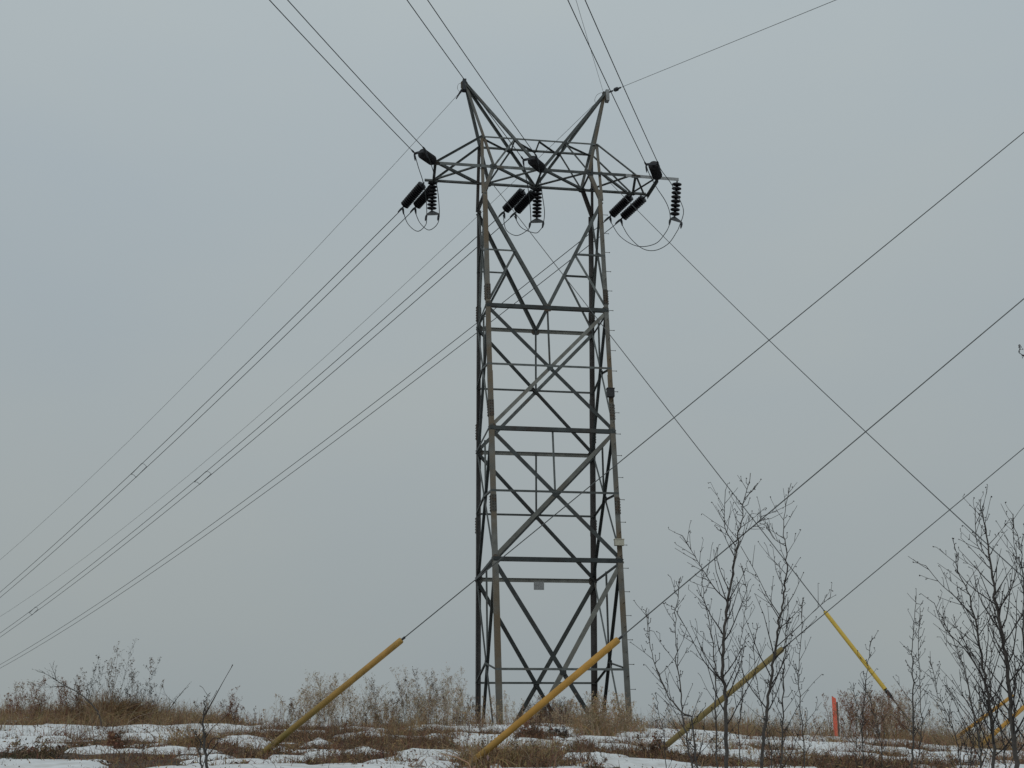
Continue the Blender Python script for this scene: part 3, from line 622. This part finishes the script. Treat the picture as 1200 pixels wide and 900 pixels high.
def weed(vg, x, y, h, kd, lean=(0, 0), dens=1.0, w=.0045, head=True, spread=.28, z=None, hs=1.0):
    x0 = np.array([x, y, (float(top(np.array(x), np.array(y))) if z is None else z)-.04]); dirn = np.array([lean[0]+rng.randn()*.1, lean[1]+rng.randn()*.1, 1.]); t = np.linspace(0, 1, 6)[:, None]
    bend = np.array([rng.randn()*.12, rng.randn()*.12, 0])
    P = x0+dirn*h*t+bend*h*t**2.2; vg.ribbons(P[None], np.array([w]), colr(kd, 1))
    nb = max(2, int((5+h*9)*dens)); u = .25+.75*rng.rand(nb); base = x0+dirn*h*u[:, None]+bend*h*(u**2.2)[:, None]; an = rng.rand(nb)*6.283
    L = h*spread*(.3+rng.rand(nb))*(1.25-u); s_ = np.linspace(0, 1, 4)[None, :, None]
    dr = np.c_[np.cos(an)*.75, np.sin(an)*.75, .75+.4*rng.rand(nb)]
    Pb = base[:, None]+dr[:, None]*L[:, None, None]*s_+np.array([0, 0, .12])*(L[:, None, None]*s_**2)*rng.randn(nb)[:, None, None]
    vg.ribbons(Pb, np.full(nb, w*.55), colr(kd, nb))
    nt = nb*3; bi = rng.randint(0, nb, nt); ui = rng.randint(1, 4, nt); b2 = Pb[bi, ui]; dr2 = rng.randn(nt, 3)*.6+np.array([0, 0, .9]); L2 = L[bi]*.35*(.4+rng.rand(nt))
    P2 = b2[:, None]+dr2[:, None]*L2[:, None, None]*np.linspace(0, 1, 2)[None, :, None]
    vg.ribbons(P2, np.full(nt, w*.4), colr(kd, nt))
    if head:
        tip = np.concatenate([P2[:, -1], Pb[:, -1], P[-1:]]); m_ = len(tip)*2; c = np.repeat(tip, 2, 0)+rng.randn(m_, 3)*.012; vg.leaves(c, (.008+.014*rng.rand(m_))*hs, colr(kd, m_))
# grass on the bare patches
g = Veg()
for (a, b_, rx, ry, kd) in WP:
    area = rx*ry*3.14; n = int(min(5200, 240*area+60)*(1.0 if kd != 't' else 1.3))
    r_ = np.sqrt(rng.rand(n))*1.05; th = rng.rand(n)*6.283; x = a+rx*r_*np.cos(th); y = b_+ry*r_*np.sin(th)
    keep = (bare(x, y) > -.05)&(y < 44)&(y > 8); x, y = x[keep], y[keep]; n = len(x)
    if not n: continue
    hh = {'d': 7.5, 't': 17, 'r': 9, 'g': 9}[kd]*b_/F*(1 if b_ < 30 or kd != 'd' else .8); alt = {'d': 'dddrknt', 't': 'tttnp', 'r': 'rrndt', 'g': 'ggdkn'}[kd]
    kinds = [alt[i] for i in rng.randint(0, len(alt), n)]
    blades(g, x, y, hh*(.3+1.5*rng.rand(n)**2)*(.4+1.3*fbm(x*1.7, y*1.7, 97, 2)), 1.3, .0035+.0035*rng.rand(n), kinds)
    m_ = max(1, n//3); i = rng.randint(0, n, m_); c = np.c_[x[i], y[i], top(x[i], y[i])+rng.rand(m_)*hh*.6]; g.leaves(c, .012+.022*rng.rand(m_), colr([alt[q] for q in rng.randint(0, len(alt), m_)], m_))
nn = 170000; y = 8.5+24*rng.rand(nn)**1.3; x = (rng.rand(nn)-.5)*y*.9; bb_ = bare(x, y); keep = (bb_ > -.12)&(rng.rand(nn) < .35+.65*np.exp(-(bb_/.3)**2)+.5*(fbm(x*2, y*2, 96, 2) > .55)); x, y = x[keep], y[keep]; n = len(x)
blades(g, x, y, (3+15*rng.rand(n)**3)*y/F, 1.2, .003+.003*rng.rand(n), ['dnnrtr'[i] for i in rng.randint(0, 6, n)])
g.build('dry_grass', kind='stuff', label='matted brown and tan dead grass in patches between the snow', category='grass')
# sparse stems poking through the snow everywhere on the slope
g = Veg()
for i in range(150):
    y0 = 11+24*rng.rand(); x0 = (rng.rand()-.5)*y0*.85
    if float(bare(np.array([x0]), np.array([y0]))[0]) < -.5 and rng.rand() < .6: continue
    n = rng.randint(40, 150); rr_ = (5+16*rng.rand())*y0/F; x = x0+rng.randn(n)*rr_; y = y0+rng.randn(n)*rr_
    kk = ['tttn', 'nnrt', 'rrnd', 'tnpt', 'dnrk'][rng.randint(5)]
    blades(g, x, y, (5+20*rng.rand())*y0/F*(.3+.9*rng.rand(n)), 1.1, .003+.003*rng.rand(n), [kk[q] for q in rng.randint(0, 4, n)])
for cx_, cy_, rx, ry, kd in PATCH:                    # tangled low brush on the dark patches
    if kd not in 'dr' or ry < 3.5: continue
    for k in range(int(rx*ry/15)):
        q = gp(cx_+rng.randn()*rx*.45, cy_+rng.randn()*ry*.4)
        weed(g, q.x, q.y, (7+17*rng.rand()**1.5)*q.y/F, 'drnnt'[rng.randint(5)], dens=2.0, w=.0022, spread=.42, hs=.5)
g.build('grass_tufts', kind='stuff', label='shaggy straw and rust coloured tufts of dead grass in the snow', category='grass')
g = Veg(); n = 9000; y = 9.5+29*rng.rand(n)**.8; x = (rng.rand(n)*1.0-.5)*y*.92; dn = fbm(x*.7, y*.5, 91, 3) > .5; x, y = x[dn], y[dn]; n = len(x)
blades(g, x, y, (3+26*rng.rand(n)**3)*y/F, .9, .002+.002*rng.rand(n), ['krdt'[i] for i in rng.randint(0, 4, n)])
nn = 16000; y = 9+26*rng.rand(nn); x = (rng.rand(nn)-.5)*y*.9; cl = fbm(x*.9, y*.6, 93, 3) > .47; x, y = x[cl], y[cl]; nn = len(x)
g.leaves(np.c_[x, y, top(x, y)+.006], (.008+.022*rng.rand(nn)**2)*y/18, colr(['rdtk'[i] for i in rng.randint(0, 4, nn)], nn))
g.build('snow_stems', kind='stuff', label='sparse dry stalks poking up through the snow', category='stalks')

# the brush that lines the crest of the slope: a mass of weeds
g = Veg()
segs = [(0, 340, 30, .8, 'rtd', 130), (330, 560, 42, .95, 'ppdt', 250), (430, 540, 50, 1.0, 'ppd', 80), (560, 740, 34, .8, 'ptp', 130), (740, 1000, 30, .7, 'ptd', 120), (1000, 1220, 42, .8, 'rpd', 120), (1010, 1065, 55, .95, 'rrp', 90)]
for x0, x1, hp, dens, kk, cnt in segs:
    for i in range(cnt):
        px = x0+(x1-x0)*rng.rand(); s = ray(px, 850); s = s/s.y; y = YC-5+7*rng.rand(); h = (hp/F*y)*(.25+.95*rng.rand()**1.6)
        weed(g, s.x*y, y, h, kk[rng.randint(len(kk))], dens=dens, w=.0048)
n = 11000; y = YC-7+8*rng.rand(n); x = (rng.rand(n)-.5)*y*.9
kp = fbm(x*.6, y*.4, 95, 3) > .47; x, y = x[kp], y[kp]; n = len(x)
blades(g, x, y, (.05+.36*rng.rand(n)**2)*(.2+1.6*fbm(x*1.2, y*.8, 98, 2)), .7, .004+.003*rng.rand(n), ['tnrdp'[i] for i in rng.randint(0, 5, n)])
g.build('crest_brush', kind='stuff', label='pale dry weeds and brush along the top of the slope', category='brush')

def clump(name, px, py, label, cat, stems, hpx, wpx, kd, dens=1, w=.005, lean=(0, 0), group=None, grass=0, gk='t', head=True, spread=.28):
    b = gp(px, py); v = Veg(); sc_ = b.y/F
    for i in range(stems):
        x = b.x+rng.randn()*wpx*sc_*.4; y = b.y+rng.randn()*wpx*sc_*.5; h = hpx*sc_*(.45+.55*rng.rand())
        weed(v, x, y, h, kd[rng.randint(len(kd))], lean, dens, w, head, spread)
    if grass:
        x = b.x+rng.randn(grass)*wpx*sc_*.42; y = b.y+rng.randn(grass)*wpx*sc_*.5; blades(v, x, y, hpx*sc_*(.15+.35*rng.rand(grass)), 1.1, .005+.003*rng.rand(grass), [gk[i] for i in rng.randint(0, len(gk), grass)])
    o = v.build(name); me = o.data; a_ = np.empty(len(me.vertices)*3, 'f'); me.vertices.foreach_get('co', a_); a_ = a_.reshape(-1, 3)-np.array(b); me.vertices.foreach_set('co', a_.ravel()); o.location = b
    o['label'] = label; o['category'] = cat
    if group: o['group'] = group
    return o
GW = 'dry weeds on the slope'
clump('weed_clump', 15, 850, 'low red brown weed clump at the far left edge of the slope', 'weed', 15, 50, 26, 'rrn', 1.2, .005, group=GW, grass=260, gk='rt')
clump('weed_clump', 48, 852, 'drooping dark brown weed clump second from the left edge', 'weed', 11, 52, 20, 'rnn', 1.2, .005, group=GW, grass=220, gk='rd')
clump('weed_clump', 82, 853, 'thick tan and rust grass clump under the leaning bare stick', 'weed', 16, 60, 26, 'rtd', 1.0, .006, group=GW, grass=900, gk='ttrn')
clump('weed_clump', 103, 851, 'tall thin dark weeds left of the tallest feathery weed', 'weed', 6, 84, 12, 'kd', .8, .005, group=GW, grass=300, gk='tr', spread=.2)
clump('weed_clump', 124, 854, 'tallest feathery weed above the thick tan grass on the left', 'weed', 6, 100, 16, 'kdd', .9, .005, lean=(.12, 0), group=GW, grass=800, gk='ttrnt', spread=.2)
clump('weed_clump', 150, 852, 'dark seed head weeds just right of the tallest weed', 'weed', 7, 84, 14, 'kdd', 1.0, .005, lean=(.1, 0), group=GW, grass=600, gk='tnr', spread=.2)
clump('weed_clump', 168, 851, 'leaning spiky weeds over low tan grass left of the lone bare sapling', 'weed', 6, 86, 12, 'kd', .8, .005, lean=(.15, 0), group=GW, grass=300, gk='td', spread=.2)
clump('weed_clump', 268, 850, 'small rust red tuft on the crest right of the lone bare sapling', 'weed', 12, 40, 14, 'rrd', .9, .005, group=GW, grass=300, gk='rr')
clump('weed_clump', 37, 888, 'low brown bushy tuft in the snow at the lower left corner', 'weed', 14, 26, 32, 'dnr', 1.0, .003, group=GW, grass=500, gk='gd')
clump('weed_clump', 138, 879, 'small round reddish tuft sitting in the snow below the tall weeds', 'weed', 14, 18, 22, 'rrd', 1.2, .003, group=GW, grass=350, gk='rr')
clump('weed_clump', 225, 878, 'tan grass hummock at the foot of the lone bare sapling', 'weed', 4, 30, 30, 'td', 1.0, .004, group=GW, grass=900, gk='ttd')
clump('weed_clump', 475, 852, 'tall narrow dark weed standing alone among pale brush left of the tower', 'weed', 2, 62, 4, 'k', 1.3, .007, group=GW, spread=.18)
clump('weed_clump', 547, 878, 'single thin stalk in the snow just left of the tower foot', 'weed', 1, 96, 2, 'k', .5, .006, group=GW, head=False, spread=.2)
clump('pale_bush', 372, 853, 'pale fluffy dry bush behind the leftmost yellow guard', 'bush', 26, 58, 34, 'ppt', 1.7, .0036, group='pale bushes on the crest')
clump('pale_bush', 500, 853, 'pale feathery bush, tallest on the crest left of the tower', 'bush', 22, 66, 30, 'ppd', 1.7, .0036, group='pale bushes on the crest')
clump('pale_bush', 700, 866, 'straw coloured bush at the foot of the back right tower leg', 'bush', 26, 52, 32, 'ppt', 1.7, .0036, group='pale bushes on the crest', grass=500, gk='pt')
clump('pale_bush', 735, 862, 'low straw coloured bush beside the front right tower leg', 'bush', 14, 34, 26, 'ppt', 1.7, .0036, group='pale bushes on the crest', grass=300, gk='pt')
clump('weed_clump', 652, 868, 'low dark green brown tangle lying in the snow under the tower', 'weed', 22, 16, 26, 'gk', 1.0, .005, group=GW, grass=300, gk='gk')
clump('weed_clump', 625, 870, 'dark brown tuft in the snow beside the crossing yellow guard', 'weed', 20, 26, 24, 'dr', 1.0, .004, group=GW, grass=700, gk='dr')
clump('weed_clump', 600, 896, 'long tan grass in front of the crossing yellow guard', 'weed', 8, 46, 50, 'td', .6, .003, group=GW, grass=1500, gk='ttd')
clump('weed_clump', 768, 889, 'small dark grass tuft around the base of the guard behind the saplings', 'weed', 10, 30, 16, 'dr', .9, .003, group=GW, grass=400, gk='dt')
clump('red_bush', 1022, 872, 'red brown twiggy bush right of the orange stake', 'bush', 46, 56, 60, 'rrnp', 1.3, .006)

# brown brush mound behind the tower foot
def mound(px, d, wpx, hpx, label):
    s = ray(px, 850); s = s/s.y; y = d; x = s.x*y; z = float(gbase(x, y)); zt_ = (ray(px, 852).z/ray(px, 852).y)*y; v = Veg(); sc_ = y/F
    for i in range(150):
        xx = x+rng.randn()*wpx*sc_*.36; f_ = math.exp(-((xx-x)/(wpx*sc_*.6))**2); h = (zt_-z)+hpx*sc_*f_*(.5+.6*rng.rand())
        weed(v, xx, y+rng.randn()*.5, h, 'ddkr'[rng.randint(4)], dens=1.2, w=.007, spread=.22, z=z)
    o = v.build('brush_pile'); c = Vector((x, y, z)); me = o.data; a_ = np.empty(len(me.vertices)*3, 'f'); me.vertices.foreach_get('co', a_); a_ = a_.reshape(-1, 3)-np.array(c); me.vertices.foreach_set('co', a_.ravel()); o.location = c
    o['label'] = label; o['category'] = 'bush'
mound(650, 43.0, 60, 30, 'dark brown twiggy brush mound behind the snow under the tower')

# ------------------------------------------------------------------ bare saplings
rs = random.Random(5)
def twig(mb, bud, p, d, L, r, lvl, up=.25):
    n = max(2, int(L/.09)); pts = [p]; q = p.copy(); dd = d.copy(); rr = [r]
    for i in range(n):
        dd = (dd+Vector((rs.gauss(0, .085), rs.gauss(0, .085), rs.gauss(0, .05)+up*.34))).normalized(); q = q+dd*(L/n); pts.append(q.copy()); rr.append(max(r*(1-(i+1)/n*.72), .0016))
    mb.tube(pts, rr, 4 if lvl > 0 else 5, cap=False)
    for i in range(1, n+1):
        if rs.random() < .75 and (L > .12 or i == n):                         # buds and short spurs
            o = Vector((rs.gauss(0, 1), rs.gauss(0, 1), rs.gauss(0, 1)+.3)).normalized(); e = pts[i]+(o*.9+dd*.6)*rs.uniform(.012, .032)
            mb.tube([pts[i], e], [.0022, .0018], 3, cap=False); bud.append(e)
        if lvl < 2 and 0 < i < n*.85 and L > .14 and rs.random() < (.42 if lvl == 0 else .16):
            side_ = dd.cross(Vector((rs.gauss(0, 1), rs.gauss(0, 1), rs.gauss(0, 1)))).normalized()
            twig(mb, bud, pts[i], (dd*1.0+side_*.6+Vector((0, 0, .45))).normalized(), L*rs.uniform(.18, .48)*(1.2-i/n*.75), max(rr[i]*.65, .0022), lvl+1, up)
def sapling(path, d, rbase, label, nb, blen, lo=.12, group='bare saplings in front of the slope', extra=(), blow=1.0):
    P = [at(x, y, d) for x, y in path]; dirb = (P[1]-P[0]).normalized(); 
    # carry the trunk down to the soil
    b = P[0].copy(); k = 0
    while b.z > float(gbase(b.x, b.y)) - .08 and k < 60: b = b+Vector((0, 0, -.06)); k += 1
    P = [b]+P; C = catmull(P, 6); wob = [c+Vector((rs.gauss(0, .006), rs.gauss(0, .006), 0)) for c in C]; wob[0] = C[0]
    t = thing('bare_sapling', b, label, 'sapling', group); n = len(wob); H = sum((wob[i+1]-wob[i]).length for i in range(n-1))
    rad = [max(rbase*(1-i/(n-1))**.75, .0028) for i in range(n)]
    mb = MB(); mb.tube(wob, rad, 7); mb.build('trunk', M['bark'], t, smooth=True)
    bud = []; cum = [0]
    for i in range(n-1): cum.append(cum[-1]+(wob[i+1]-wob[i]).length)
    def atu(u):
        L = u*H
        for i in range(n-1):
            if cum[i+1] >= L: f = (L-cum[i])/max(cum[i+1]-cum[i], 1e-6); return wob[i].lerp(wob[i+1], f), (wob[i+1]-wob[i]).normalized(), rad[i]
        return wob[-1], (wob[-1]-wob[-2]).normalized(), rad[-1]
    rt_ = path[0][0] > 1085; nb = int(nb*(1.35 if rt_ else 1.0)); blen *= (.80 if rt_ else .72)
    for k in range(nb):
        u = lo+(1-lo-.03)*((k+rs.random())/nb); p, dd, r = atu(u); an = k*2.4+rs.uniform(-.5, .5); sd_ = Vector((math.cos(an), math.sin(an), 0))
        L = blen*(1.08-u)**.8*rs.uniform(.55, 1.15)+.06
        mb = MB(); twig(mb, bud, p, (sd_*.72+dd*rs.uniform(.6, 1.15)).normalized(), L, max(min(r*.5, .006), .0026), 0); mb.build('branch', M['twig'], t)
    mb = MB()                                         # short knobbly spurs up the stem
    for k in range(int(H*16)):
        u = rs.uniform(.12, .98); p, dd, r = atu(u); o = Vector((rs.gauss(0, 1), rs.gauss(0, 1), rs.gauss(0, .4))).normalized()
        m1 = p+(o+dd*.3)*rs.uniform(.02, .05); e = m1+(o*.4+dd)*rs.uniform(.01, .06); mb.tube([p, m1, e], [.0032, .0028, .002], 3, cap=False); bud.append(e)
    if blow > .5: mb.build('spurs', M['twig'], t, kind='stuff')
    for path2, r2 in extra:                           # hand-placed long limbs
        Q = [at(x, y, d+dz) for x, y, dz in path2]; Cc = catmull(Q, 5); mb = MB(); m_ = len(Cc); mb.tube(Cc, [max(r2*(1-i/m_), .0025) for i in range(m_)], 5, cap=False)
        for i in range(3, m_):
            if rs.random() < .7*blow:
                dd = (Cc[i]-Cc[i-1]).normalized(); sd_ = dd.cross(Vector((rs.gauss(0, 1), rs.gauss(0, 1), rs.gauss(0, 1)))).normalized(); twig(mb, bud, Cc[i], (dd*.8+sd_*.7).normalized(), rs.uniform(.08, .32)*blen/.8, .0028, 1)
        mb.build('branch', M['twig'], t)
    mb = MB()
    for e in bud:
        a = Vector((rs.gauss(0, 1), rs.gauss(0, 1), rs.gauss(0, 1))).normalized()*.0075; c = a.orthogonal().normalized()*.005; f = a.cross(c).normalized()*.005
        mb.add([e-a, e+c, e+f, e-c-f, e+a*1.3], [(0, 2, 1), (0, 3, 2), (0, 1, 3), (4, 1, 2), (4, 2, 3), (4, 3, 1)])
    if bud: mb.build('buds', M['twig'], t, kind='stuff')
    return t
D = 10.8
sapling([(852, 903), (850, 830), (847, 780), (850, 725), (857, 680), (864, 636), (870, 600), (880, 555)], D, .0195, 'tallest straight bare sapling at the left of the middle group', 26, .95, .2,
        extra=[([(848, 800, 0), (825, 775, -.1), (806, 740, -.2), (790, 712, -.3)], .006), ([(853, 705, 0), (838, 690, .1), (822, 665, .15), (812, 648, .2), (800, 628, .2)], .006), ([(862, 640, 0), (850, 620, 0), (849, 600, 0), (850, 575, 0)], .005), ([(862, 635, 0), (876, 622, 0), (888, 612, .1), (893, 605, .1)], .004)])
sapling([(892, 903), (896, 850), (902, 800), (908, 760), (914, 722), (920, 690), (922, 650), (919, 615), (927, 566)], D+.4, .0165, 'second thick bare sapling with a grey trunk right of the tallest one', 22, .9, .22,
        extra=[([(908, 760, 0), (935, 735, 0), (955, 715, .1), (973, 700, .1)], .005), ([(914, 722, 0), (900, 700, 0), (885, 670, .1), (868, 640, .1)], .005), ([(921, 640, 0), (906, 630, 0), (899, 612, 0)], .004)])
sapling([(812, 903), (803, 860), (797, 815), (793, 770), (792, 725), (797, 676)], D-.5, .009, 'thin bare sapling over the base of the guard, leftmost upright of the group', 16, .6, .15)
sapling([(812, 850), (800, 835), (783, 815), (770, 785), (760, 745), (757, 712)], D-.8, .008, 'crooked thin sapling leaning left toward the tower at the group edge', 13, .5, .15)
sapling([(841, 903), (839, 850), (838, 790), (833, 740), (825, 700), (822, 668)], D+.6, .009, 'thin bare sapling close beside the left of the tallest trunk', 15, .6, .15)
sapling([(916, 903), (917, 850), (918, 790), (921, 740), (923, 700)], D-.3, .0095, 'thin dark upright sapling just right of the grey trunk', 15, .6, .12)
sapling([(943, 897), (939, 840), (936, 790), (938, 745), (941, 700)], D+.8, .007, 'slender upright sapling at the right edge of the middle group', 13, .5, .1)
sapling([(905, 897), (900, 860), (890, 815), (884, 770), (886, 730)], D+1.2, .006, 'spindly sapling between the two thickest trunks', 12, .5, .1)
sapling([(868, 897), (866, 850), (872, 800), (868, 760), (875, 700), (868, 660)], D+1.6, .006, 'spindly wavy sapling right behind the tallest trunk', 12, .5, .1)
sapling([(780, 897), (778, 860), (772, 835), (768, 812)], D+1.0, .005, 'short bare twig left of the guard base', 8, .35, .1)
# single thin ones between the groups
sapling([(1069, 895), (1070, 850), (1069, 800), (1070, 750), (1073, 698)], D+1.0, .0115, 'dark pole straight sapling standing alone right of the bright yellow guard', 15, .42, .25)
sapling([(1076, 895), (1080, 850), (1078, 800), (1077, 750), (1079, 712)], D+1.4, .006, 'faint slender sapling close behind the dark straight one', 12, .35, .2)
sapling([(1012, 895), (1011, 850), (1014, 810), (1018, 770), (1023, 745)], D+1.5, .007, 'short bare sapling in front of the red brown bush', 12, .4, .15)
sapling([(1034, 895), (1030, 860), (1022, 830), (1014, 800)], D+1.3, .006, 'short left leaning sapling in front of the red brown bush', 10, .35, .15)
sapling([(1003, 890), (1004, 860), (1003, 830), (1000, 800)], D+2.5, .005, 'tiny bare sapling beside the orange stake', 8, .35, .15)
GR = 'bare saplings in front of the slope'
sapling([(1192, 903), (1187, 850), (1181, 800), (1175, 750), (1167, 700), (1160, 655), (1155, 615), (1148, 585)], D-.8, .021, 'thickest tall bare sapling at the right side of the picture', 28, 1.0, .15,
        extra=[([(1160, 655, 0), (1146, 640, 0), (1143, 615, 0), (1143, 596, 0)], .004), ([(1170, 715, 0), (1185, 690, 0), (1192, 660, .1), (1188, 635, .1), (1187, 603, .1)], .005)])
sapling([(1165, 903), (1163, 850), (1155, 800), (1147, 750), (1138, 705), (1124, 670), (1119, 637)], D-.3, .0155, 'bare sapling leaning left beside the thickest right hand one', 24, .9, .15,
        extra=[([(1142, 725, 0), (1120, 700, 0), (1103, 685, 0), (1085, 663, 0)], .006), ([(1150, 790, 0), (1130, 760, 0), (1106, 735, 0), (1095, 707, 0)], .006)])
sapling([(1150, 903), (1146, 860), (1137, 820), (1128, 780), (1115, 745), (1100, 715)], D+.3, .0105, 'thin sapling leaning furthest left in the right hand group', 18, .75, .15)
sapling([(1204, 903), (1207, 850), (1203, 790), (1199, 740), (1200, 700), (1196, 650), (1187, 603)], D-.6, .014, 'sapling half cut off by the right picture edge', 18, .7, .15)
sapling([(1238, 903), (1240, 800), (1238, 650), (1242, 500), (1240, 430)], D-.6, .02, 'tree just outside the right picture edge with one twig tip reaching into view', 6, .06, .15,
        extra=[([(1241, 470, 0), (1225, 440, 0), (1206, 422, 0), (1200, 417, 0), (1194, 413, 0), (1195, 409, 0), (1193.5, 405, 0)], .007)], group='trees beyond the right edge')
sapling([(1178, 903), (1176, 870), (1165, 830), (1160, 790), (1163, 740), (1170, 690)], D+.9, .0085, 'slim upright sapling threading between the two thick right hand trunks', 18, .7, .1)
sapling([(1125, 900), (1122, 870), (1112, 840), (1100, 815), (1090, 770)], D+1.2, .007, 'low bushy sapling in front of the low yellow guards', 16, .55, .05)
sapling([(1138, 900), (1140, 870), (1146, 840), (1150, 810)], D+.6, .006, 'short twiggy sapling between the low yellow guards', 14, .5, .05)
# lone sapling at the left and the leaning stick
sapling([(243, 903), (240, 870), (238, 845), (240, 825), (246, 812)], D+.2, .016, 'short stout dead sapling at the left with one long bare rod', 5, .28, .25, blow=.12, group='dead wood on the left',
        extra=[([(240, 838, 0), (250, 820, 0), (262, 798, 0), (273, 779, 0)], .007), ([(240, 866, 0), (247, 855, 0), (256, 847, 0), (266, 838, 0)], .005), ([(241, 880, 0), (249, 866, 0), (258, 866, .1), (266, 869, .1)], .006)])
sapling([(236, 903), (233, 880), (237, 862), (240, 850)], D+.3, .011, 'second short stem at the base of the stout dead sapling', 3, .2, .3, group='dead wood on the left')
sapling([(120, 856), (117, 841), (112, 831), (95, 814), (75, 803), (60, 793), (42, 785)], dep(gp(120, 857)), .02, 'long bare stick leaning left over the tan weeds', 5, .7, .5, group='dead wood on the left', extra=[([(66, 798, 0), (64, 790, 0), (60, 781, 0)], .01), ([(75, 804, 0), (60, 805, 0), (46, 805, 0)], .008)])
sapling([(198, 852), (198, 835), (205, 822), (218, 806)], dep(gp(198, 852)), .012, 'forked bare stick on the crest left of the lone sapling', 4, .6, .3, group='dead wood on the left', extra=[([(198, 832, 0), (210, 815, 0), (222, 801, 0)], .009), ([(205, 824, 0), (195, 815, 0), (189, 800, 0)], .006)])
print('objects', len(bpy.data.objects), 'tris', sum(sum(len(p.vertices)-2 for p in me.polygons) for me in bpy.data.meshes if len(me.polygons) < 5e4))
